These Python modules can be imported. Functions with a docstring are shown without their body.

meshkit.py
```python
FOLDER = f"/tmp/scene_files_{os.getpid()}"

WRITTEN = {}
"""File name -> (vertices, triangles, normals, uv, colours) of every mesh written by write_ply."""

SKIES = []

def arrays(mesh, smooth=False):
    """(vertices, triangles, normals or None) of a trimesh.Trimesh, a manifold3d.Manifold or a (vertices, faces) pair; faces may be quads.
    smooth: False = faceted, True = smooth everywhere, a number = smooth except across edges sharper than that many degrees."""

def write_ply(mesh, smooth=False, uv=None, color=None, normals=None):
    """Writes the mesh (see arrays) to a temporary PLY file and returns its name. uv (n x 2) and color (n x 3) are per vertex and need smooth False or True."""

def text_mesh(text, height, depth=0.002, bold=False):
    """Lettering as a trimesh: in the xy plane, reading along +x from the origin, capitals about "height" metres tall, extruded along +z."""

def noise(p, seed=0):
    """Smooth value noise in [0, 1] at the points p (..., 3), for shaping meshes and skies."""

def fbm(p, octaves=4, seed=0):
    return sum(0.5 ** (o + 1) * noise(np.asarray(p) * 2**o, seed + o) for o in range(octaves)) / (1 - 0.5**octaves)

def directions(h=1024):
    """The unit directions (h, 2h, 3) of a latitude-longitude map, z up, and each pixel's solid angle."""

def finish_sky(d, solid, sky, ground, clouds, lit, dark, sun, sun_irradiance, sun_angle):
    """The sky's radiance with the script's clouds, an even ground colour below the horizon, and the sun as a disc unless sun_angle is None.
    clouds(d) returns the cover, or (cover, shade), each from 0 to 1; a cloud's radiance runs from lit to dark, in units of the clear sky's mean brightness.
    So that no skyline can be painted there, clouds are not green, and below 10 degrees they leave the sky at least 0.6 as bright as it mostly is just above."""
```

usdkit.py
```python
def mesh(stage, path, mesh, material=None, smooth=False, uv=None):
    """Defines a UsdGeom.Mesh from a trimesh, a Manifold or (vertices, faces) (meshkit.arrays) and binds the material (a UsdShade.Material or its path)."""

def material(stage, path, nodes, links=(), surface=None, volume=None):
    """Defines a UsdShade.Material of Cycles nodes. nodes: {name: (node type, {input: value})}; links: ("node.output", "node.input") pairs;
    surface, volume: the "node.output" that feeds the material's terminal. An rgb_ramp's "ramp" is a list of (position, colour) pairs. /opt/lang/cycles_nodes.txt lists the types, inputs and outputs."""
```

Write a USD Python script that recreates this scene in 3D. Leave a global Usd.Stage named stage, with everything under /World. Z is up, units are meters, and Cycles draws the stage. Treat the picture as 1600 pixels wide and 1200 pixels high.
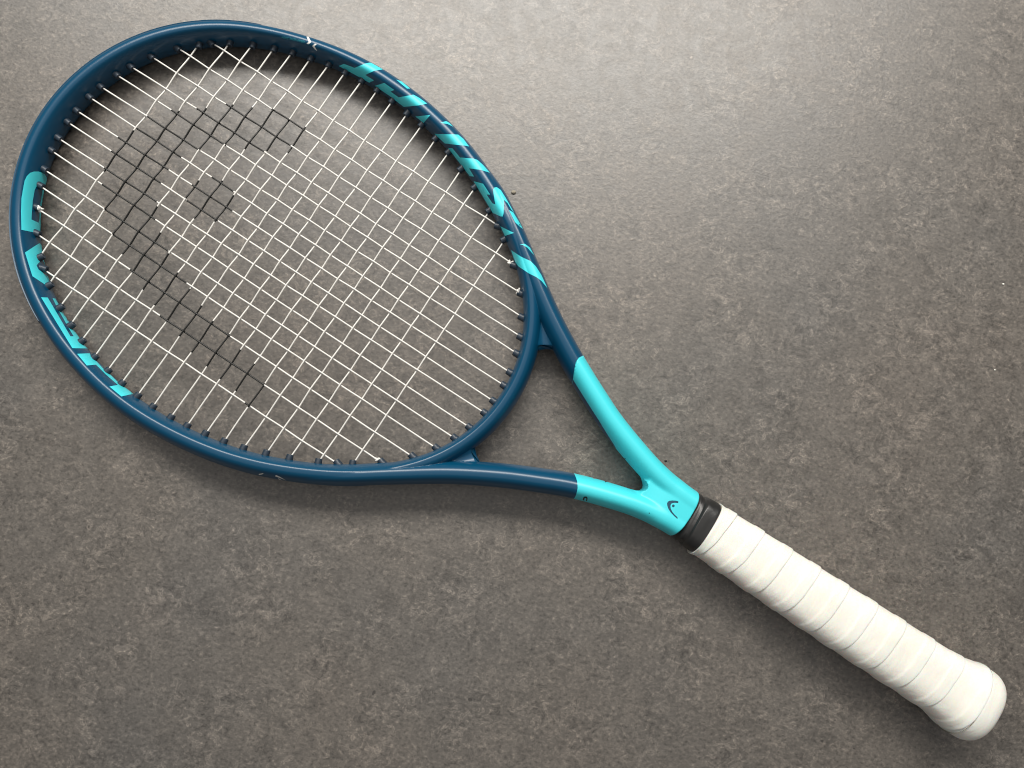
import math, random
import numpy as np, trimesh, manifold3d as m3
from manifold3d import Manifold, Mesh, CrossSection
from shapely.geometry import Polygon, LineString
from scipy.interpolate import PchipInterpolator, CubicSpline
import usdkit, meshkit
from pxr import Usd, UsdGeom, UsdLux, UsdShade, Gf, Sdf, Vt
random.seed(7); rng = np.random.default_rng(7)
stage = Usd.Stage.CreateInMemory()
UsdGeom.SetStageUpAxis(stage, UsdGeom.Tokens.z); UsdGeom.SetStageMetersPerUnit(stage, 1.0)
UsdGeom.Xform.Define(stage, '/World'); UsdGeom.Scope.Define(stage, '/World/Looks')

# ---------------------------------------------------------------- frames of reference
# racket frame, millimetres: x runs from the head tip to the butt, y across, z up through the string bed (z = 0); origin at the middle of the head
def rx(a): c, s = math.cos(a), math.sin(a); return np.array([[1, 0, 0], [0, c, -s], [0, s, c]])
def ry(a): c, s = math.cos(a), math.sin(a); return np.array([[c, 0, s], [0, 1, 0], [-s, 0, c]])
def rz(a): c, s = math.cos(a), math.sin(a); return np.array([[c, -s, 0], [s, c, 0], [0, 0, 1]])
TURN, TILT, LIFT = math.radians(-33.186), math.asin(9 / 685), 13.9     # lies on its tip and its butt cap
W = rz(TURN) @ ry(-TILT)
CAM = np.array([189.74, -38.70, 472.0])                                # camera in the racket frame
CAMR = rz(-TURN) @ rx(math.radians(6.44)) @ ry(math.radians(-0.785))
FPX = 1200.0
def ray(p):
    """directions in the racket frame of photograph pixels (1600 x 1200)"""
    p = np.asarray(p, float).reshape(-1, 2)
    return np.c_[(p[:, 0] - 800) / FPX, (600 - p[:, 1]) / FPX, -np.ones(len(p))] @ CAMR.T
def loc(p, z=0.0):
    d = ray(p); return (CAM + d * ((z - CAM[2]) / d[:, 2:]))[:, :2]
OFF = np.array([0, 0, LIFT])
def xf(R, t):
    m = np.eye(4); m[:3, :3] = R.T; m[3, :3] = t; return Gf.Matrix4d(m.tolist())
# ---------------------------------------------------------------- camera, light, exposure
cam = UsdGeom.Camera.Define(stage, '/World/Camera')
cam.AddTransformOp().Set(xf(W @ CAMR, (W @ CAM + OFF) / 1000))
cam.CreateHorizontalApertureAttr(36.0); cam.CreateVerticalApertureAttr(27.0); cam.CreateFocalLengthAttr(27.0)
cam.CreateClippingRangeAttr(Gf.Vec2f(0.01, 50)); cam.CreateExposureAttr(0.0)
def rect(name, pos, target, w, h, inten, col):
    l = UsdLux.RectLight.Define(stage, '/World/' + name)
    z = np.array(pos, float) - np.array(target, float); z /= np.linalg.norm(z)
    x = np.cross([0, 0, 1.0], z); x /= np.linalg.norm(x); y = np.cross(z, x)
    l.AddTransformOp().Set(xf(np.c_[x, y, z], pos))
    l.CreateWidthAttr(w); l.CreateHeightAttr(h); l.CreateIntensityAttr(inten); l.CreateColorAttr(Gf.Vec3f(*col))
rect('window_light', (0.10, 0.98, 1.22), (0.03, 0.05, 0), 1.8, 0.42, 17.5, (1.0, 0.965, 0.905))
rect('ceiling_light', (0.0, 0.15, 2.2), (0.0, 0.1501, 0), 3.2, 3.2, 0.55, (1.0, 0.96, 0.90))
dome = UsdLux.DomeLight.Define(stage, '/World/room_light')
room = usdkit.material(stage, '/World/Looks/room', {'b': ('background_shader', {'color': (0.95, 0.97, 1.0), 'strength': 0.11})}, surface='b.background')
UsdShade.MaterialBindingAPI.Apply(dome.GetPrim()).Bind(room)

# ---------------------------------------------------------------- materials
L = '/World/Looks/'
def plain(name, col, rough, bump=0.0, scale=400, **kw):
    n = {'p': ('principled_bsdf', dict(base_color=col, roughness=rough, **kw))}
    links = []
    if bump:
        n |= {'c': ('texture_coordinate', {}), 'n': ('noise_texture', {'scale': scale, 'detail': 4.0}), 'b': ('bump', {'strength': bump, 'distance': 0.0004})}
        links = [('c.object', 'n.vector'), ('n.fac', 'b.height'), ('b.normal', 'p.normal')]
    return usdkit.material(stage, L + name, n, links, surface='p.BSDF')
NAVY = plain('navy_paint', (0.0010, 0.058, 0.125), 0.29, 0.02, 900, specular_ior_level=0.5)
GUARD = plain('blue_plastic', (0.002, 0.060, 0.125), 0.36, 0.05, 1200)
TURQ = plain('turquoise_paint', (0.060, 0.68, 0.76), 0.40, 0.02, 900)
INKN = plain('navy_print', (0.003, 0.060, 0.11), 0.4)
PALE = plain('silver_print', (0.75, 0.75, 0.72), 0.4)
TEXT = plain('small_print', (0.05, 0.40, 0.48), 0.45)
DARK = plain('black_print', (0.006, 0.010, 0.014), 0.5)
GROM = plain('slate_plastic', (0.022, 0.036, 0.055), 0.42, 0.05, 1500)
STR = plain('white_string', (0.76, 0.74, 0.70), 0.38)
BLK = plain('black_stencil_ink', (0.008, 0.008, 0.007), 0.4)
TAPE = plain('black_rubber', (0.018, 0.018, 0.018), 0.34, 0.15, 500)

def ntex(stage_nodes):
    return stage_nodes
# white synthetic overgrip: faint mottling, pores and creases
GRIP = usdkit.material(stage, L + 'white_grip', {
    'c': ('texture_coordinate', {}),
    'n1': ('noise_texture', {'scale': 45.0, 'detail': 3.0}),
    'r': ('rgb_ramp', {'ramp': [(0.3, (0.87, 0.835, 0.755)), (0.7, (0.91, 0.88, 0.82))]}),
    'n2': ('noise_texture', {'scale': 1500.0, 'detail': 3.0}),
    'm': ('mapping', {'mapping_type': 'point', 'scale': (140.0, 45.0, 45.0), 'rotation': (0.0, 0.0, 0.3)}),
    'n3': ('noise_texture', {'scale': 1.0, 'detail': 3.0, 'distortion': 1.2}),
    'b2': ('bump', {'strength': 0.10, 'distance': 0.0003}),
    'b3': ('bump', {'strength': 0.25, 'distance': 0.0012}),
    'p': ('principled_bsdf', {'roughness': 0.55, 'subsurface_weight': 0.25, 'subsurface_scale': 0.0015}),
}, [('c.object', 'n1.vector'), ('n1.fac', 'r.fac'), ('r.color', 'p.base_color'), ('c.object', 'n2.vector'), ('n2.fac', 'b2.height'),
    ('c.object', 'm.vector'), ('m.vector', 'n3.vector'), ('n3.fac', 'b3.height'), ('b2.normal', 'b3.normal'), ('b3.normal', 'p.normal')], surface='p.BSDF')

# stone-look floor: clouds of grey and brown, blotches, fine pale scuffs and dark pits
NT = 'noise_texture'
FLOOR = usdkit.material(stage, L + 'floor_stone', {
    'g': ('geometry', {}),
    'cl': (NT, {'scale': 7.0, 'detail': 3.0, 'roughness': 0.5}),                      # clouds
    'clr': ('rgb_ramp', {'ramp': [(0.30, (0.096, 0.088, 0.080)), (0.50, (0.107, 0.095, 0.083)), (0.70, (0.114, 0.099, 0.085))]}),
    'bl': (NT, {'scale': 70.0, 'detail': 4.0, 'roughness': 0.7, 'distortion': 1.0}),    # blotches
    'blr': ('rgb_ramp', {'ramp': [(0.30, (0.74, 0.735, 0.73)), (0.44, (0.94, 0.94, 0.94)), (0.56, (1.04, 1.04, 1.04)), (0.70, (1.28, 1.275, 1.27))]}),
    'm1': ('mix', {'mix_type': 'multiply', 'fac': 1.0}),
    'st': ('mapping', {'mapping_type': 'point', 'scale': (0.82, 1.0, 1.0), 'rotation': (0.0, 0.0, 0.3)}),
    'gr': (NT, {'scale': 520.0, 'detail': 1.0, 'roughness': 0.6, 'distortion': 0.2}),   # grain
    'grr': ('rgb_ramp', {'ramp': [(0.24, (0.52, 0.51, 0.50)), (0.42, (0.91, 0.91, 0.91)), (0.58, (1.07, 1.07, 1.07)), (0.76, (1.58, 1.56, 1.53))]}),
    'm2': ('mix', {'mix_type': 'multiply', 'fac': 1.0}),
    'sq': (NT, {'scale': 170.0, 'detail': 4.0, 'roughness': 0.68, 'distortion': 1.0}),   # scuffs: pale and dark squiggles
    'sqr': ('rgb_ramp', {'ramp': [(0.0, (1, 1, 1)), (0.36, (0.86, 0.86, 0.86)), (0.40, (0.40, 0.39, 0.38)), (0.425, (0.97, 0.97, 0.97)), (0.55, (1.0, 1.0, 1.0)), (0.575, (2.1, 2.05, 2.0)), (0.61, (1.15, 1.15, 1.15)), (1.0, (1.35, 1.34, 1.33))]}),
    'mk': (NT, {'scale': 30.0, 'detail': 3.0, 'roughness': 0.6}),                       # where the scuffs are
    'mkr': ('map_range', {'from_min': 0.40, 'from_max': 0.62, 'to_min': 0.22, 'to_max': 1.0, 'clamp': True}),
    'm3': ('mix', {'mix_type': 'multiply'}),
    'pi': (NT, {'scale': 190.0, 'detail': 1.0, 'roughness': 0.5}),                      # pits and pale specks
    'pir': ('rgb_ramp', {'ramp': [(0.0, (0.30, 0.29, 0.28)), (0.19, (0.40, 0.39, 0.38)), (0.215, (1, 1, 1)), (0.80, (1, 1, 1)), (0.825, (2.2, 2.15, 2.1)), (1.0, (3.0, 2.9, 2.8))]}),
    'm4': ('mix', {'mix_type': 'multiply', 'fac': 1.0}),
    'ro': ('map_range', {'from_min': 0.3, 'from_max': 0.7, 'to_min': 0.40, 'to_max': 0.50}),
    'b1': ('bump', {'strength': 0.22, 'distance': 0.0003}),
    'b2': ('bump', {'strength': 0.20, 'distance': 0.0005}),
    'p': ('principled_bsdf', {'specular_ior_level': 0.9}),
}, [('g.position', 'cl.vector'), ('g.position', 'bl.vector'), ('g.position', 'st.vector'), ('st.vector', 'gr.vector'), ('st.vector', 'sq.vector'), ('g.position', 'mk.vector'), ('g.position', 'pi.vector'),
    ('cl.fac', 'clr.fac'), ('bl.fac', 'blr.fac'), ('clr.color', 'm1.color1'), ('blr.color', 'm1.color2'),
    ('gr.fac', 'grr.fac'), ('m1.color', 'm2.color1'), ('grr.color', 'm2.color2'),
    ('sq.fac', 'sqr.fac'), ('mk.fac', 'mkr.value'), ('mkr.result', 'm3.fac'), ('m2.color', 'm3.color1'), ('sqr.color', 'm3.color2'),
    ('pi.fac', 'pir.fac'), ('m3.color', 'm4.color1'), ('pir.color', 'm4.color2'), ('m4.color', 'p.base_color'),
    ('bl.fac', 'ro.value'), ('ro.result', 'p.roughness'), ('gr.fac', 'b1.height'), ('sq.fac', 'b2.height'), ('b1.normal', 'b2.normal'), ('b2.normal', 'p.normal')], surface='p.BSDF')

# ---------------------------------------------------------------- scene helpers
used = {}
def numbered(parent, name):
    k = used.get((parent, name), -1) + 1; used[(parent, name)] = k
    return f'{parent}/{name}' + (f'_{k:03d}' if k else '')
def part(parent, name, mesh, mat, smooth=30, label=None):
    """mesh in racket millimetres"""
    if isinstance(mesh, Manifold):
        o = mesh.to_mesh(); mesh = (np.array(o.vert_properties)[:, :3], np.array(o.tri_verts))
    if isinstance(mesh, trimesh.Trimesh): mesh = (mesh.vertices, mesh.faces)
    v, f = np.asarray(mesh[0], float) / 1000, np.asarray(mesh[1])
    p = numbered(parent, name); usdkit.mesh(stage, p, (v, f), mat, smooth)
    if label: stage.GetPrimAtPath(p).SetCustomDataByKey('label', label)
    return p
def key(path, **kw):
    for k, v in kw.items(): stage.GetPrimAtPath(path).SetCustomDataByKey(k, v)

# ---------------------------------------------------------------- the floor
FL = 3.0
n = 2
fv = np.array([[-FL, -FL, 0], [FL, -FL, 0], [FL, FL, 0], [-FL, FL, 0], [-FL, -FL, -.02], [FL, -FL, -.02], [FL, FL, -.02], [-FL, FL, -.02]])
ff = [[0, 1, 2, 3], [4, 7, 6, 5], [0, 4, 5, 1], [1, 5, 6, 2], [2, 6, 7, 3], [3, 7, 4, 0]]
usdkit.mesh(stage, '/World/floor', (fv, ff), FLOOR)
key('/World/floor', kind='structure', label='dark grey brown stone look floor with pale scuffs under the racket', category='floor')

RK = '/World/tennis_racket'
x = UsdGeom.Xform.Define(stage, RK); x.AddTransformOp().Set(xf(W, OFF / 1000))
key(RK, label='navy and turquoise tennis racket with white grip lying flat on the stone floor', category='tennis racket')

# ---------------------------------------------------------------- geometry helpers
def solid(v, f):
    return Manifold(Mesh(np.asarray(v, np.float32), np.asarray(f, np.uint32)))
def rings(R, closed):
    """R: stations x section x 3 -> triangles; capped unless closed"""
    N, M, _ = R.shape; f = []
    last = N if closed else N - 1
    i = np.arange(last)[:, None]; j = np.arange(M)[None]
    a = i * M + j; b = i * M + (j + 1) % M; c = ((i + 1) % N) * M + (j + 1) % M; d = ((i + 1) % N) * M + j
    f = np.vstack([np.stack([a, b, c], -1).reshape(-1, 3), np.stack([a, c, d], -1).reshape(-1, 3)])
    v = R.reshape(-1, 3)
    if not closed:
        v = np.vstack([v, R[0].mean(0), R[-1].mean(0)]); k = np.arange(M); k2 = (k + 1) % M
        f = np.vstack([f, np.stack([np.full(M, N * M), k2, k], -1), np.stack([np.full(M, N * M + 1), (N - 1) * M + k, (N - 1) * M + k2], -1)])
    t = trimesh.Trimesh(v, f, process=False)
    if t.volume < 0: f = f[:, ::-1]
    return v, f
def tube(P, r, sides=10):
    P = np.asarray(P, float); T = np.gradient(P, axis=0); T /= np.linalg.norm(T, axis=1)[:, None]
    ref = np.array([0, 0, 1.0]) if abs(T[0, 2]) < 0.9 else np.array([1.0, 0, 0]); A = []
    a = np.cross(T[0], ref); a /= np.linalg.norm(a)
    for t in T:
        a = a - t * (a @ t); a /= np.linalg.norm(a); A.append(a)
    A = np.array(A); B = np.cross(T, A); ph = np.linspace(0, 2 * np.pi, sides, endpoint=False)
    r = np.broadcast_to(r, len(P))
    R = P[:, None] + r[:, None, None] * (A[:, None] * np.cos(ph)[None, :, None] + B[:, None] * np.sin(ph)[None, :, None])
    return rings(R, False)
def join(parts):
    vs, fs, k = [], [], 0
    for v, f in parts: vs.append(v); fs.append(np.asarray(f) + k); k += len(v)
    return np.vstack(vs), np.vstack(fs)

# ---------------------------------------------------------------- head: strings' ends measured round the hoop
ML = [(334,69),(279,76),(239,90),(206,105),(184,118),(158,136),(140,152),(121,174),(107,192),(91,216),(81,236),(69,265),(63,291),(62,328),(58,366),(68,421)]
MR = [(777,352),(800,412),(812,457),(815,495),(813,526),(807,552),(797,582),(787,602),(770,626),(755,644),(732,667),(709,684),(681,700),(645,714),(592,720),(526,724)]
CL = [(64,399),(78,443),(94,479),(110,508),(128,532),(148,557),(169,578),(191,598),(215,618),(240,634),(268,651),(293,665),(321,678),(351,689),(382,699),(417,708),(453,716),(499,721),(554,722)]
CR = [(310,70),(357,69),(394,71),(427,77),(457,82),(485,92),(513,102),(539,114),(565,127),(589,142),(613,158),(637,177),(658,197),(681,217),(700,240),(721,265),(742,294),(764,331),(787,377)]
ml, mr, cl, cr = loc(ML), loc(MR), loc(CL), loc(CR)
pts = np.vstack([ml, mr, cl, cr])
th = np.arctan2(pts[:, 1], pts[:, 0]); rr = np.hypot(*pts.T)
NH, NS = 10, 7
def basis(t): return np.stack([np.cos(k * np.asarray(t)) for k in range(NH)] + [np.sin(k * np.asarray(t)) for k in range(1, NS)], -1)
coef = np.linalg.lstsq(basis(th), rr, rcond=None)[0]
def r_in(t): return basis(t) @ coef + 1.3      # the hoop's inner wall at the string bed
N = 480
T = np.linspace(0, 2 * np.pi, N, endpoint=False)
P = r_in(T)[:, None] * np.stack([np.cos(T), np.sin(T)], 1)
d = np.roll(P, -1, 0) - np.roll(P, 1, 0); d /= np.linalg.norm(d, axis=1)[:, None]
NRM = np.stack([d[:, 1], -d[:, 0]], 1)                       # outward
bridge = np.clip((P[:, 0] - 105) / 50, 0, 1); bridge = bridge * bridge * (3 - 2 * bridge)
HW = 0.5 * (12.9 - 1.6 * bridge - 2.3 * np.exp(-((T - 2.1) / 0.42) ** 2)); HH = 11.5 - 1.2 * bridge
_pn = np.array([-1, -0.97, -0.85, -0.68, -0.53, -0.38, -0.20, 0.05, 0.33, 0.60, 0.85, 0.97, 1])
_pz = np.array([0, 0.22, 0.56, 0.80, 0.92, 0.98, 1.0, 0.985, 0.905, 0.735, 0.44, 0.18, 0])
_pl = np.r_[0, np.cumsum(np.hypot(np.diff(_pn), np.diff(_pz)))]
_cn, _cz = CubicSpline(_pl, _pn), CubicSpline(_pl, _pz)
def section(a, b, M=40, arm=False):
    """closed section, outward coordinate from -a to a and z: steep inner face, a soft ridge, a rounded outer face"""
    if arm:
        u = -np.cos(np.linspace(0, np.pi, M)); n_, zz = u + 0.02 * (1 - u * u), (1 - np.abs(u) ** 2.15) ** (1 / 1.9)
    else:
        l = np.linspace(0, _pl[-1], M); n_, zz = _cn(l), np.clip(_cz(l), 0, None)
    top = np.stack([n_, zz], 1); bot = np.stack([n_[::-1], -zz[::-1]], 1)[1:-1]
    return np.vstack([top, bot]) * [a, b]
def sweep(C, Nn, a, b, closed, **kw):
    R = []
    for c, n_, aa, bb in zip(C, Nn, a, b):
        s = section(aa, bb, **kw); R.append(np.c_[c[0] + n_[0] * s[:, 0], c[1] + n_[1] * s[:, 0], s[:, 1]])
    return rings(np.array(R), closed)
C = P + NRM * HW[:, None]
hoop = solid(*sweep(C, NRM, HW, HH, True))

# ---------------------------------------------------------------- throat arms
so = np.array([40, 60, 80, 94, 110, 118, 143, 168, 193, 203, 214, 233, 256, 266, 274, 282, 299, 306.])
to_h = r_in(np.arctan2(124, 40.)) 
to = np.array([129.5, 124.2, 116.5, 110.6, 101.2, 96.2, 79.2, 62.6, 48.6, 43.6, 38.4, 30.0, 22.4, 19.6, 17.8, 16.6, 15.6, 15.6])
oc = PchipInterpolator(so, to)
ss = np.concatenate([np.linspace(52, 240, 130), np.linspace(241.5, 303, 40)])
wa = np.interp(ss, [52, 100, 150, 200, 250, 300], [11.5, 12.4, 14.0, 15.0, 15.2, 15.0]) / 2
ha = np.interp(ss, [52, 80, 105, 130, 200, 270, 303], [7.0, 9.2, 11.1, 11.8, 12.3, 12.3, 12.3])
E_ = np.stack([ss, oc(ss)], 1); dd = np.gradient(E_, axis=0); dd /= np.linalg.norm(dd, axis=1)[:, None]
na = np.stack([-dd[:, 1], dd[:, 0]], 1)
E_ = E_ - na * np.interp(ss, [52, 85, 112], [0.9, 0.5, 0.0])[:, None]
arm_c = E_ - na * wa[:, None]
arm = solid(*sweep(arm_c, na, wa, ha, False, arm=True))
arm2 = arm.mirror((0, 1, 0))
def prism(poly, h):
    c = CrossSection([np.asarray(poly, float)], m3.FillRule.NonZero)
    return Manifold.extrude(c, 2 * h).translate((0, 0, -h))
def lens(poly, h, bev=1.5):
    c = CrossSection([np.asarray(poly, float)], m3.FillRule.NonZero)
    k = [Manifold.extrude(c.offset(-bev * (1 - math.cos(t)), m3.JoinType.Round), 2 * (h - bev + bev * math.sin(t))).translate((0, 0, -(h - bev + bev * math.sin(t)))) for t in np.linspace(0.0, np.pi / 2, 6)]
    return Manifold.batch_boolean(k, m3.OpType.Add)
def web(sign):
    """the hollow between bridge and arm: a sheet slung between their crests"""
    R = []
    hs_ = np.linspace(78, 168.5, 60); hidx = [i for i in range(N) if C[i, 0] > 77 and C[i, 1] * sign > 35]; hidx = sorted(hidx, key=lambda i: C[i, 0])
    hx = [i for i in range(N) if 0 < P[i, 0] and P[i, 1] * sign > 25]; hx = sorted(hx, key=lambda i: C[i, 0])
    hxx, hyy = C[hx, 0], C[hx, 1] * sign
    v = np.linspace(0, 1, 49); stations = []
    for q, a in enumerate(hs_):
        fi_ = (a - 78) / 90.5 * (len(hidx) - 1); h0 = np.array([np.interp(fi_, range(len(hidx)), C[hidx, 0]), np.interp(fi_, range(len(hidx)), C[hidx, 1] * sign)]); sa = np.interp(a, [78, 140, 168.5], [80, 146, 179.5]); a0 = np.array([sa, np.interp(sa, arm_c[:, 0], arm_c[:, 1])])
        stations.append((h0, a0, 0.0, np.interp(a, [78, 110, 168.5], [0.6, 2.2, 7.0]), 0.0))
    h0, a0, _, sag, _ = stations[-1]
    for k in range(1, 7): stations.append((h0 + [0.25 * k, -0.45 * k], a0 + [0.5 * k, -0.25 * k], 0.75 * k, sag + 0.10 * k, 5.5 * (1 - math.sqrt(1 - (k / 6.0) ** 2))))
    for h0, a0, back, sag, drop in stations:
        w_ = np.sin(np.pi * np.clip(v / 0.94, 0, 1)) ** 1.2; wb = np.clip(1 - ((v - 0.45) / 0.22) ** 2, 0, 1); pl = h0[None] + (a0 - h0)[None] * v[:, None]; pl = pl - np.stack([back * wb, np.zeros_like(v)], 1)
        z = 9.7 + 1.1 * v - sag * w_ ** 0.8 - drop
        top = np.c_[pl[:, 0], pl[:, 1] * sign, z]; bot = top[::-1] * [1, 1, -1]
        R.append(np.vstack([top, bot]))
    return solid(*rings(np.array(R), False))
# the shaft: both arms run together into one body, their crests fading into a flat top
def superell(a, b, e, ph=np.linspace(0, 2 * np.pi, 96, endpoint=False)):
    c_, s_ = np.cos(ph), np.sin(ph)
    return np.stack([a * np.sign(c_) * np.abs(c_) ** (2 / e), b * np.sign(s_) * np.abs(s_) ** (2 / e)], 1)
neck, END = [], 298.9
vv = np.sin(np.linspace(-np.pi / 2, np.pi / 2, 81))
for s in np.r_[np.linspace(262, 297.8, 46), [298.2, 298.5, 298.75, END]]:
    Wd = float(oc(s)); tc = np.interp(s, arm_c[:, 0], arm_c[:, 1]); hw_ = np.interp(s, ss, wa) * 1.03
    inset = 0.8 * (1 - math.sqrt(max(0, 1 - max(0, (s - (END - 0.8)) / 0.8) ** 2)))
    t_ = vv * Wd; ha_ = 12.3
    u = np.clip((np.abs(t_) - tc) / hw_, -1, 1); h1 = ha_ * (1 - np.abs(u) ** 2.15) ** (1 / 1.9)
    g = np.clip((s - 262) / 6, 0, 1); F_ = 8.6 * g * g * (3 - 2 * g); g2 = np.clip((s - 267) / 22, 0, 1); F_ += 3.5 * g2 * g2 * (3 - 2 * g2)
    h2 = F_ * (1 - np.abs(vv) ** 5) ** (1 / 2.4); k_ = 1.6
    m = np.maximum(h1, h2) + np.maximum(k_ - np.abs(h1 - h2), 0) ** 2 / (4 * k_) * np.minimum(1, (1 - np.abs(vv)) * 6)
    m = np.maximum(m - inset, 0.02); m[[0, -1]] = 0; t_ = t_ * (1 - inset / Wd)
    bow = -0.0085 * t_ ** 2 * np.clip((s - 285) / 12, 0, 1)
    top = np.c_[s + bow, t_, m]; bot = (np.c_[s + bow, t_, -m])[::-1][1:-1]
    neck.append(np.vstack([top, bot]))
neck = solid(*rings(np.array(neck), False))
notch = [(240, 20), (252, 9.0), (260, 5.6), (264, 4.3), (266.6, 3.2), (268.3, 1.7), (268.9, 0), (268.3, -1.7), (266.6, -3.2), (264, -4.3), (260, -5.6), (252, -9.0), (240, -20)]
neck = neck - Manifold.extrude(CrossSection([np.array(notch)], m3.FillRule.NonZero), 60).translate((0, 0, -30))
body = Manifold.batch_boolean([arm, arm2], m3.OpType.Add).trim_by_plane((-1, 0, 0), -281)
frame = Manifold.batch_boolean([hoop, body, web(1), web(-1), neck], m3.OpType.Add)

# turquoise zone of the throat
zone = [(321, 40), (230, 60)] + [tuple(q) for q in loc([(925, 545), (909, 557.5), (902, 562), (897.5, 569), (895.5, 580), (894.5, 596), (895, 609)], 4)]
inner_cut = [tuple(q) for q in np.array([(arm_c[i] - na[i] * (wa[i] - np.interp(ss[i], [228, 257], [1.1, -0.7]))) for i in range(len(ss)) if 201 < ss[i] < 257])]
zone += inner_cut + [(259.5, 4.2), (259.5, 0)]
zl = [tuple(q) for q in loc([(893, 722), (897.3, 738), (900.5, 752), (901, 762), (899, 774), (895, 786), (888, 800)], 6)]
zone += [(225, 0)] + zl + [(230, -60), (321, -60)]
zone = Polygon(zone).buffer(0)
zs = Manifold.extrude(CrossSection([np.asarray(g.exterior.coords)[:-1] for g in getattr(zone, 'geoms', [zone])], m3.FillRule.EvenOdd), 80).translate((0, 0, -40))
head, throat = frame - zs, frame ^ zs
fp = part(RK, 'frame', head, NAVY, 32)
tp = part(RK, 'throat', throat, TURQ, 32, 'turquoise painted throat and shaft')
def tm(m):
    o = m.to_mesh(); return trimesh.Trimesh(np.array(o.vert_properties)[:, :3], np.array(o.tri_verts), process=False)
whole = tm(frame)
sv, sf, sn = meshkit.arrays(whole, 32)
target = trimesh.Trimesh(sv, sf, process=False)
caster = trimesh.ray.ray_pyembree.RayMeshIntersector(target) if trimesh.ray.has_embree else target.ray

# bumper guard round the tip
idx = [i for i in range(N) if abs(abs(T[i]) - np.pi) < math.radians(50)]
R = []
for k, i in enumerate(idx):
    e = min(k, len(idx) - 1 - k); g = min(1, e / 14) ** 0.5
    s = section(HW[i], HH[i]); top = s[:40]; sel = top[(top[:, 0] > 0) & (top[:, 1] < 8.6)]
    out = np.vstack([sel, (sel * [1, -1])[::-1][1:]])                        # from the top round the outside to the bottom
    q = np.gradient(out, axis=0); q /= np.linalg.norm(q, axis=1)[:, None]; nn = np.stack([-q[:, 1], q[:, 0]], 1)
    nn *= np.sign((nn * (out - [0, 0]) ).sum(1))[:, None]
    lift = 0.25 + 0.75 * g * np.sin(np.linspace(0.22, np.pi - 0.22, len(out))) ** 0.35
    loop = np.vstack([out + nn * lift[:, None], (out - nn * 0.5)[::-1]])
    R.append(np.c_[C[i, 0] + NRM[i, 0] * loop[:, 0], C[i, 1] + NRM[i, 1] * loop[:, 0], loop[:, 1]])
part(RK, 'bumper_guard', rings(np.array(R), False), GUARD, 35, 'blue plastic bumper strip round the tip')

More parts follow.
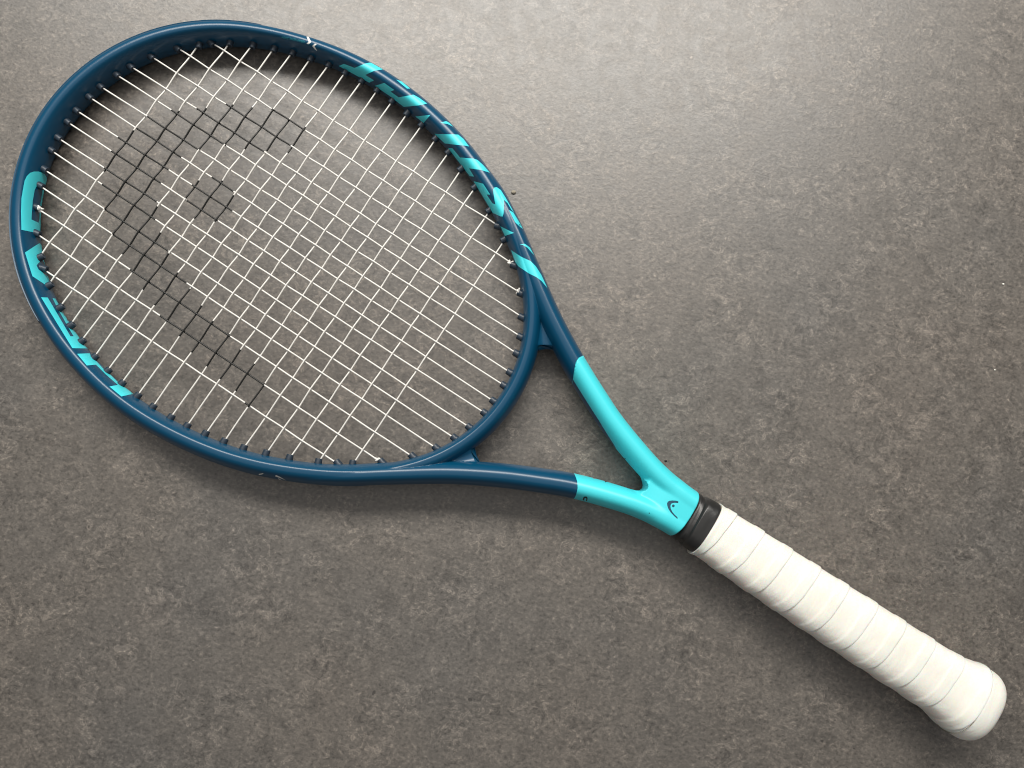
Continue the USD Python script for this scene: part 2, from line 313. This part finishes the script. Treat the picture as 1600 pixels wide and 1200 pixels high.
# ---------------------------------------------------------------- print on the frame: each shape laid on the paint
def laid(parent, name, polys, mat, lift=0.07, fine=1.3, label=None):
    V, F, NN, k = [], [], [], 0
    for poly in polys:
        if isinstance(poly, tuple): v2, f2 = poly                                    # ready triangles in pixels
        else:
            g = Polygon(poly).buffer(0)
            for gg in getattr(g, 'geoms', [g]):
                pass
            cs = CrossSection([np.asarray(q.exterior.coords)[:-1] for q in getattr(g, 'geoms', [g])], m3.FillRule.NonZero)
            o = Manifold.extrude(cs, 40).refine_to_length(fine).to_mesh() if False else None
            flat = Manifold.extrude(cs, 0.5).refine_to_length(fine).to_mesh(); v = np.array(flat.vert_properties)[:, :3]; f = np.array(flat.tri_verts)
            f = f[(v[f][:, :, 2] > 0.499).all(1)]; u, inv = np.unique(f, return_inverse=True); v2, f2 = v[u][:, :2], inv.reshape(-1, 3)
        dirs = ray(v2); dirs /= np.linalg.norm(dirs, axis=1)[:, None]
        hit, ri, ti = target.ray.intersects_location(np.tile(CAM, (len(v2), 1)), dirs, multiple_hits=False)
        pos = np.full((len(v2), 3), np.nan); nor = np.zeros((len(v2), 3)); pos[ri] = hit
        b = trimesh.triangles.points_to_barycentric(target.triangles[ti], hit)
        nv = (sn[target.faces[ti]] * b[:, :, None]).sum(1); nv /= np.linalg.norm(nv, axis=1)[:, None]; nor[ri] = nv
        ok = ~np.isnan(pos[:, 0]); f2 = f2[ok[f2].all(1)]
        if not len(f2): continue
        tri = pos[f2]; long = max(1.4, 3.0 * fine * 0.4)
        edge = np.linalg.norm(tri - np.roll(tri, 1, 1), axis=2).max(1); f2 = f2[edge < 6 * long]
        pos = pos + nor * lift
        fn = np.cross(pos[f2[:, 1]] - pos[f2[:, 0]], pos[f2[:, 2]] - pos[f2[:, 0]]); flip = (fn * nor[f2[:, 0]]).sum(1) < 0
        f2[flip] = f2[flip][:, ::-1]
        u, inv = np.unique(f2, return_inverse=True)
        V.append(pos[u]); NN.append(nor[u]); F.append(inv.reshape(-1, 3) + k); k += len(u)
    if not V: return
    p = numbered(parent, name); m = usdkit.mesh(stage, p, (np.vstack(V) / 1000, np.vstack(F)), mat)
    m.CreateNormalsAttr(Vt.Vec3fArray.FromNumpy(np.vstack(NN).astype(np.float32))); m.SetNormalsInterpolation('vertex')
    if label: stage.GetPrimAtPath(p).SetCustomDataByKey('label', label)
D_ = [(33.4,359),(32.7,330),(33.5,310),(36,295),(38.5,282),(42,275),(47,270),(53,268),(60,268),(66,270),(70,272.5),(72.5,277),(73,281),(71.8,286),(69.6,298),(66,298),(64.5,287),(61.5,285.3),(59,287),(54,297),(51,314),(49,343),(60.3,348.2),(63.6,347),(63.5,352),(62,365)]
D2 = [(66.5,297),(70,297),(66,320),(64,348),(60.2,349),(61.2,340),(62.8,320)]
A_ = [(62,379.5),(39,394.5),(50.5,431.5),(73,446.5),(78,439),(74.5,432),(60,421),(57,414.5),(64,407),(67.5,404),(66,394),(65,384)]
A2 = [(67.5,404),(69.3,405),(72.8,417),(75.8,424),(79,436),(77,436),(72.2,421),(69.5,412),(66.5,407)]
E1 = [(64,464.5),(74.5,465),(110,525.5),(115,525.5),(108,514),(91,484),(82,466),(86,466.5),(101,490),(112,511),(124,528),(135,541),(137,544.5),(113,544)]
H1 = [(120.5,553),(140,552),(142,557),(145,561.5),(151,565),(162,577),(164,580),(173,586),(185,598),(186,601),(196,605.5),(208,615.5),(189.5,619.5),(171,604),(184,601.5),(165,585),(150,570),(135.5,571)]
T1 = [(529.5,103),(537.5,99.5),(554,106),(570,99.5),(578,98),(590,100),(602,107.5),(598,108.7),(585,110.5),(571,117),(584.5,125.5),(577,129)]
C1 = [(585.5,134),(600.5,129.5),(616,140.5),(610.5,143),(623,152),(637.5,149.5),(646,148),(655,153),(667.5,162),(655,164.5),(631,167),(609,150)]
C2 = [(619,124.5),(628,127.5),(641,138.5),(636,138.5),(629,133)]
N1 = [(649,182),(672.5,179.5),(662,192)]
N2 = [(688,192),(697,189.3),(702,192),(708,198),(699,193.8)]
N3 = [(679,209),(706,210),(716,210.5),(724,217),(733,229),(726,227.5),(715,226.5),(695,224)]
T2 = [(700,231),(707,231.5),(719,246),(740,248),(746,250),(755,258),(765.5,270),(751,265.5),(733,263),(741,276),(734,275)]
S1 = [(740,283),(755,287),(766,304),(760.5,304),(770,318),(774,319),(771,302),(770.6,296),(772.5,293),(776,292.5),(782.5,297),(790,309),(803,332),(799,328),(793,317.5),(787.5,312.5),(787,332.5),(785.5,338.3),(782,338),(770,332.5)]
S2 = [(795,328),(802,332),(813,350),(817,358),(812,354),(805,347.5)]
N4 = [(782,353.5),(803,364),(789,368.5)]
N5 = [(812,381.5),(820,381),(828,387),(834.5,399),(830,394),(824,387),(817,383)]
I1 = [(798.5,390.5),(814,401),(829,408),(837,416),(846,430),(855,450),(846,439),(838,433),(826,427),(810,416),(805,409)]
for ps in ([D_, D2], [A_, A2], [E1], [H1]): laid(RK, 'brand_letter', ps, TURQ)
for ps in ([T1], [C1, C2], [N1, N2, N3], [T2], [S1, S2], [N4, N5], [I1]): laid(RK, 'model_letter', ps, TURQ)
# emblem on the shaft, traced: an arc and a dot
z8 = lambda q: [(1040 + a / 13.333, 760 + b / 13.333) for a, b in q]
arc = z8([(265,310),(262,346),(200,340),(150,345),(112,365),(100,410),(110,470),(140,530),(190,590),(240,635),(252,655),(246,678),(180,620),(110,545),(60,470),(35,400),(30,355),(45,320),(80,300),(140,292),(210,297)])
dot = z8([(161 + 28 * math.cos(t), 405 + 28 * math.sin(t)) for t in np.linspace(0, 2 * np.pi, 20, endpoint=False)])
laid(RK, 'emblem', [arc, dot], INKN, fine=0.8)
# chevrons and the small line of print at the top
zc = lambda q: [(420 + a / 13.333, 40 + b / 13.333) for a, b in q]
laid(RK, 'chevron', [zc([(785,230),(830,235),(885,345),(835,388),(785,380),(830,335)])], PALE, fine=0.8)
laid(RK, 'chevron', [zc([(960,375),(1000,385),(955,430),(1012,530),(965,500),(905,425)])], PALE, fine=0.8)
def text_px(text, height, p0, ang, curve=0.0):
    m = meshkit.text_mesh(text, height, 1.0); f = m.faces[(m.vertices[m.faces][:, :, 2] > 0.99).all(1)]
    u, inv = np.unique(f, return_inverse=True); v = m.vertices[u][:, :2]
    v = np.c_[v[:, 0], v[:, 1] + curve * v[:, 0] ** 2]; c_, s_ = math.cos(ang), math.sin(ang)
    return np.c_[p0[0] + v[:, 0] * c_ - v[:, 1] * s_ * -1 * -1, p0[1] - (v[:, 0] * s_ + v[:, 1] * c_)], inv.reshape(-1, 3)
laid(RK, 'small_print', [text_px('GRAPHENE 360+', 3.3, (476.5, 64.0), math.radians(180 - 15), 0.0016)], TEXT, fine=1)
# chips and edge marks of the side print
laid(RK, 'scratch', [[(404,740.5),(412,739),(410,741),(405,742)]], PALE, fine=0.8)
laid(RK, 'scratch', [[(431,742),(437,744.5),(447,750.5),(438,747),(430,744)], [(434,746.5),(441,750.5),(436,749)]], PALE, fine=0.8)
laid(tp, 'side_mark', [[(910.6,781.2),(911.2,777.5),(913.7,775.6),(916.9,776),(918.1,778.1),(917.2,782.8),(915.6,782.8),(916.2,778.8),(914.4,777.8),(913.1,779.4),(912.8,781.9)]], DARK, fine=0.8)
laid(tp, 'side_mark', [[(944.5,750.5),(948,750),(948.8,753),(945.5,753.6)]], DARK, fine=0.8)
laid(tp, 'side_mark', [[(914.3,639),(917.6,641),(917.5,645),(915.5,643)]], DARK, fine=0.8)
laid(tp, 'side_mark', [[(975.5,716),(977.8,715.6),(976.3,720),(974.5,718)]], DARK, fine=0.8)
laid(tp, 'side_mark', [[(1013.8,801),(1015.2,801),(1015.2,802.4),(1013.8,802.4)]], DARK, fine=0.8)
laid(tp, 'side_mark', [[(970,800.2),(976,801.6),(972,803.4)]], DARK, fine=0.8)

laid(tp, 'side_mark', [[(919,742.2),(925,743.6),(931,746.6),(937,747.4),(934,748.8),(928,748.2),(923,745.4)]], plain('grey_print', (0.28, 0.36, 0.36), 0.5), fine=0.8)
# ---------------------------------------------------------------- strings and grommets
def ext(a, b, e=3.0):
    u = (b - a) / np.linalg.norm(b - a); return a - u * e, b + u * e
mains = [ext(a, b) for a, b in zip(ml, mr)]; crosses = [ext(a, b) for a, b in zip(cl, cr)]
def cross_pt(a, b, c, d_):
    M = np.stack([b - a, c - d_], 1); 
    try: k = np.linalg.solve(M, c - a)
    except np.linalg.LinAlgError: return None
    return k if (0.0 < k[0] < 1.0 and 0.0 < k[1] < 1.0) else None
XX = {(i, j): k for i, (a, b) in enumerate(mains) for j, (c, e) in enumerate(crosses) if (k := cross_pt(a, b, c, e)) is not None}
ref = loc([(656.6, 427.5)])[0]
best = min(XX, key=lambda ij: np.linalg.norm(mains[ij[0]][0] + XX[ij][0] * (mains[ij[0]][1] - mains[ij[0]][0]) - ref))
PAR = (best[0] + best[1]) % 2                                   # where i + j has this parity the cross string lies on top
RS = 0.51
ARC = [(479,200),(430,170),(359,161),(307,169),(267,173),(230,183),(212,202),(186,214),(172,234),(161,260),(159,290),(163,328),(175,367),(189,400),(224,456),(251,496),(279,526),(300,552),(321,574),(345,598),(369,613),(390,638),
       (418,602),(398,567),(379,545),(358,522),(335,502),(315,475),(299,451),(279,424),(264,394),(250,360),(246,347),(247,317),(253,289),(267,267),(285,249),(309,235),(351,228),(414,239),(450,242)]
DOT = [(328 + 40 * math.cos(t), 313 + 37 * math.sin(t)) for t in np.linspace(0, 2 * np.pi, 24, endpoint=False)]
ink = [Polygon(loc(ARC)), Polygon(loc(DOT))]
def string(kind, a, b, cuts):
    Ln = np.linalg.norm(b - a); ks = np.array([0] + [k * Ln for k, _ in cuts] + [Ln]); zs_ = np.array([0] + [z for _, z in cuts] + [0])
    u = np.unique(np.concatenate([np.linspace(0, Ln, int(Ln / 1.6)), ks])); 
    z = np.empty_like(u)
    for q, uu in enumerate(u):
        i = min(np.searchsorted(ks, uu, 'right') - 1, len(ks) - 2); f = (uu - ks[i]) / max(ks[i + 1] - ks[i], 1e-6)
        z[q] = zs_[i] + (zs_[i + 1] - zs_[i]) * (0.5 - 0.5 * math.cos(math.pi * f))
    dir_ = (b - a) / Ln; side = np.array([-dir_[1], dir_[0]])
    wob = 0.16 * (meshkit.noise(np.c_[u / 18, np.full(len(u), a[0]), np.full(len(u), a[1])], 3) - 0.5) * 2
    pt = lambda uu, zz, w: np.c_[a + uu[:, None] * dir_ + w[:, None] * side, zz]
    P3 = pt(u, z, wob)
    sp = part(RK, kind, tube(P3, RS, 10), STR, True)
    line = LineString([a, b])
    for poly in ink:
        g = line.intersection(poly)
        for gg in getattr(g, 'geoms', [g]):
            if gg.is_empty or gg.length < 1.5: continue
            c0, c1 = (np.linalg.norm(np.array(q) - a) for q in (gg.coords[0], gg.coords[-1]))
            c0 += random.uniform(-.9, .9); c1 += random.uniform(-.9, .9)
            uu = np.linspace(c0, c1, max(6, int((c1 - c0) / 0.8)))
            part(sp, 'black_ink', tube(pt(uu, np.interp(uu, u, z), np.interp(uu, u, wob)), RS + 0.035 - 0.2 * np.clip(1 - np.minimum(uu - c0, c1 - uu) / 0.9, 0, 1), 10), BLK, True)
for i, (a, b) in enumerate(mains):
    string('main_string', a, b, sorted((XX[i, j][0], -0.58 if (i + j) % 2 == PAR else 0.58) for j in range(19) if (i, j) in XX))
for j, (a, b) in enumerate(crosses):
    string('cross_string', a, b, sorted((XX[i, j][1], 0.58 if (i + j) % 2 == PAR else -0.58) for i in range(16) if (i, j) in XX))
def grommet(p, inward):
    t0 = np.arctan2(p[1], p[0]); nrm = -np.array([math.cos(t0), math.sin(t0)])
    # walk out along the string to the wall
    q = np.array(p, float)
    for _ in range(40):
        if np.hypot(*q) < r_in(np.arctan2(q[1], q[0])): q = q - inward * 0.15
    dir3 = inward + 1.1 * nrm; dir3 /= np.linalg.norm(dir3)
    prof = [(-2.0, 2.5), (0.3, 2.45), (0.7, 2.3), (2.9, 2.15), (3.2, 1.95), (3.3, 1.4), (3.3, 0.72), (1.0, 0.72)]
    ln = random.uniform(0.9, 1.12); sides = 14; ph_ = np.linspace(0, 2 * np.pi, sides, endpoint=False); R = []
    s2 = np.array([-dir3[1], dir3[0], 0]); up = np.array([0, 0, 1.0])
    for l, r in prof:
        c0 = np.r_[q + dir3 * l * (ln if l > 0 else 1), 0]; R.append(c0 + r * (s2[None] * np.cos(ph_)[:, None] + up[None] * np.sin(ph_)[:, None]))
    part(RK, 'grommet', rings(np.array(R), False), GROM, 40)
for (a, b) in list(zip(ml, mr)) + list(zip(cl, cr)):
    u = (b - a) / np.linalg.norm(b - a); grommet(a, u); grommet(b, -u)
def knot(px, seed, ang):
    c0 = np.r_[loc([px])[0], 0.4]; t = np.linspace(0, 2 * np.pi, 90)
    q = np.stack([np.sin(t) + 2 * np.sin(2 * t), np.cos(t) - 2 * np.cos(2 * t), -np.sin(3 * t) * 1.0], 1) * 0.56
    q = q @ rx(0.9 + seed) @ rz(ang) + c0
    tail = np.array([c0 + [0.5, 0.5, 1.0], c0 + rz(ang) @ [1.2, 0.6, 1.3], c0 + rz(ang) @ [2.0, 0.9, 1.2]])
    part(RK, 'string_knot', join([tube(q, 0.58, 8), tube(tail, 0.55, 8)]), STR, True)
knot((797, 411), 0.1, 0.4); knot((809.5, 456), 0.5, 1.3); knot((63.5, 327.5), 0.2, 2.0); knot((590, 718), 0.9, 2.8)

# ---------------------------------------------------------------- collar
def lathe(stations, sect, M=96):
    return np.array([np.c_[np.full(M, s), sect(s)] for s in stations])
ph = np.linspace(0, 2 * np.pi, 96, endpoint=False)
cs = np.array([296, 299, 300.6, 301.8, 303.2, 304.4, 305.2, 306.4, 308, 311, 313, 314.5, 318])
cw = np.array([14.6, 14.9, 15.5, 15.7, 15.2, 15.1, 15.9, 16.3, 16.5, 16.7, 16.8, 16.6, 16.2])
wf, stn = PchipInterpolator(cs, cw), np.linspace(295.5, 317.5, 76)
def coll(s):
    sl = 1.2 * np.cos(ph)                                     # the folds run a little askew
    w = np.array([wf(np.clip(s + a + 1.6, 296, 318)) for a in sl]); o = superell(1, 1, 2.9)
    crease = 0.18 * (meshkit.noise(np.c_[np.cos(ph) * 3, np.sin(ph) * 3, np.full(96, s / 2.4)], 5) - 0.5)
    return np.stack([(w + crease) * o[:, 0] - 0.1, (w * np.interp(s, [298.5, 304], [0.66, 0.865]) + crease) * o[:, 1]], 1)
part(RK, 'collar', rings(lathe(stn, coll), False), TAPE, True, 'glossy black rubber collar with folds')

# ---------------------------------------------------------------- grip: one part per turn of the tape
hs = np.array([306, 313, 330, 369, 425, 470, 480.5, 488, 494.5, 499.5, 504, 507, 509, 509.8])
hw = np.array([16.6, 17.0, 17.4, 18.1, 18.8, 19.0, 19.7, 21.3, 22.6, 22.5, 21.0, 18.0, 13.5, 3.0])
hh = np.array([14.4, 14.8, 15.2, 15.8, 16.3, 16.6, 17.3, 18.8, 20.2, 20.0, 18.6, 15.5, 11.0, 2.5])
FW, FH = PchipInterpolator(hs, hw), PchipInterpolator(hs, hh)
def handle_pt(s, a, lift):
    """point of the handle at s, angle a (0 = +y, 90 = up), lifted"""
    s = np.asarray(s); c_, s_ = np.cos(a), np.sin(a); e = 2.7 - 0.4 * np.clip((s - 480) / 20, 0, 1)
    w_, h_ = FW(s) + lift, FH(s) + lift
    return np.stack([s, np.interp(s, [300, 390, 520], [0, -0.8, -0.6]) + w_ * np.sign(c_) * np.abs(c_) ** (2 / e), h_ * np.sign(s_) * np.abs(s_) ** (2 / e)], -1)
PITCH, S0, FRONT, BACK = 19.46, 318.9, 312.0, 491.0
def prof(u):                                                    # lift across one turn, u = 0 front ... 1 exposed edge
    return np.interp(u, [-0.10, 0.0, 0.10, 0.50, 0.62, 0.69, 0.90, 0.975, 1.0], [-0.30, -0.12, 0.0, 0.04, 0.10, 0.46, 0.52, 0.56, 0.40])
A = np.linspace(-np.pi / 2, 1.5 * np.pi, 145)
U = np.concatenate([np.linspace(-0.10, 0.10, 4)[:-1], np.linspace(0.10, 0.95, 30), [0.975, 0.99, 1.0]])
k = -1
while True:
    k += 1
    edge = S0 + PITCH * k - PITCH * (A - np.pi / 2) / (2 * np.pi)                       # exposed edge of this turn
    lead = edge - PITCH
    if lead.min() > BACK: break
    ripple = lambda s, a: 0.45 * (meshkit.fbm(np.stack([s / 6.0, np.cos(a) * 2.2, np.sin(a) * 2.2], -1), 3, 11 + k % 3) - 0.5)
    jit = 0.7 * (meshkit.noise(np.stack([np.cos(A) * 1.5, np.sin(A) * 1.5, np.full(len(A), k * 3.7)], -1), 2) - 0.5)
    s = lead[None] + (U[:, None]) * PITCH + jit[None] * np.clip(U[:, None], 0, 1)
    last = edge.max() > BACK + PITCH * 0.3
    a2 = np.broadcast_to(A, s.shape); s = np.clip(s, FRONT, BACK + 2)
    lift = np.broadcast_to(prof(U)[:, None], s.shape) + ripple(s, a2)
    if k == 0: lift = lift + 0.5 * np.clip((FRONT + 3 - s) / 3, 0, 1)
    top = handle_pt(s, a2, lift); under = handle_pt(s[-1], A, lift[-1] - 0.8); under0 = handle_pt(s[0], A, lift[0] - 0.9)
    G = np.concatenate([under0[None], top, under[None]], 0)
    nu, na_ = G.shape[:2]; i = np.arange(nu - 1)[:, None]; j = np.arange(na_ - 1)[None]; q = i * na_ + j
    f = np.vstack([np.stack([q, q + na_, q + na_ + 1], -1).reshape(-1, 3), np.stack([q, q + na_ + 1, q + 1], -1).reshape(-1, 3)])
    V_ = G.reshape(-1, 3); ar = np.linalg.norm(np.cross(V_[f[:, 1]] - V_[f[:, 0]], V_[f[:, 2]] - V_[f[:, 0]]), axis=1); f = f[ar > 1e-5]
    nf = np.cross(V_[f[:, 1]] - V_[f[:, 0]], V_[f[:, 2]] - V_[f[:, 0]]); cen = V_[f].mean(1) * [0, 1, 1]
    if ((nf * cen).sum(1) < 0).mean() > 0.5: f = f[:, ::-1]
    part(RK, 'grip_wrap', (V_, f), GRIP, 38)
    if k > 14: break
st = np.concatenate([np.linspace(308, 488, 40), np.linspace(489, 509.75, 46)])
core = lambda s: handle_pt(np.full(96, s), ph, -0.75 * np.clip((494.5 - s) / 5, 0.06, 1) + 0.30 * (meshkit.fbm(np.stack([np.full(96, s / 7), np.cos(ph) * 2.4, np.sin(ph) * 2.4], -1), 3, 5) - 0.5))
part(RK, 'butt_cap', rings(np.array([core(s) for s in st]), False), GRIP, True, 'rounded butt end covered by white grip tape')

# ---------------------------------------------------------------- crumbs on the floor
def floor_pt(p):
    d = ray(p)[0] @ W.T; c0 = W @ CAM + OFF; return (c0 - d * (c0[2] / d[2])) / 1000
def crumb(px, r, col, label, seed):
    m = trimesh.creation.icosphere(2, 1.0); v = m.vertices * (0.75 + 0.5 * meshkit.fbm(m.vertices * 1.7 + seed, 3, seed)[:, None]) * [1.15, 0.9, 0.55]
    v = v * r; v[:, 2] -= v[:, 2].min() + r * 0.05; c0 = floor_pt([px])
    p = numbered('/World', 'crumb'); xx = usdkit.mesh(stage, p, (v, m.faces), plain('crumb_%d' % seed, col, 0.7, 0.3, 2000), True)
    xx.AddTranslateOp().Set(Gf.Vec3d(float(c0[0]), float(c0[1]), 0)); key(p, label=label, category='crumb')
crumb((802.5, 300.5), 0.00135, (0.30, 0.27, 0.21), 'grey brown crumb on the floor beside the curve of the racket frame', 1)
crumb((1040, 720), 0.0007, (0.02, 0.02, 0.02), 'tiny black crumb on the floor beside the turquoise throat', 2)
crumb((1567, 444), 0.00065, (0.8, 0.78, 0.72), 'white speck on the floor near the right edge, upper one of two', 3)
crumb((1554, 578), 0.0005, (0.8, 0.78, 0.72), 'white speck on the floor near the right edge, lower one of two', 4)
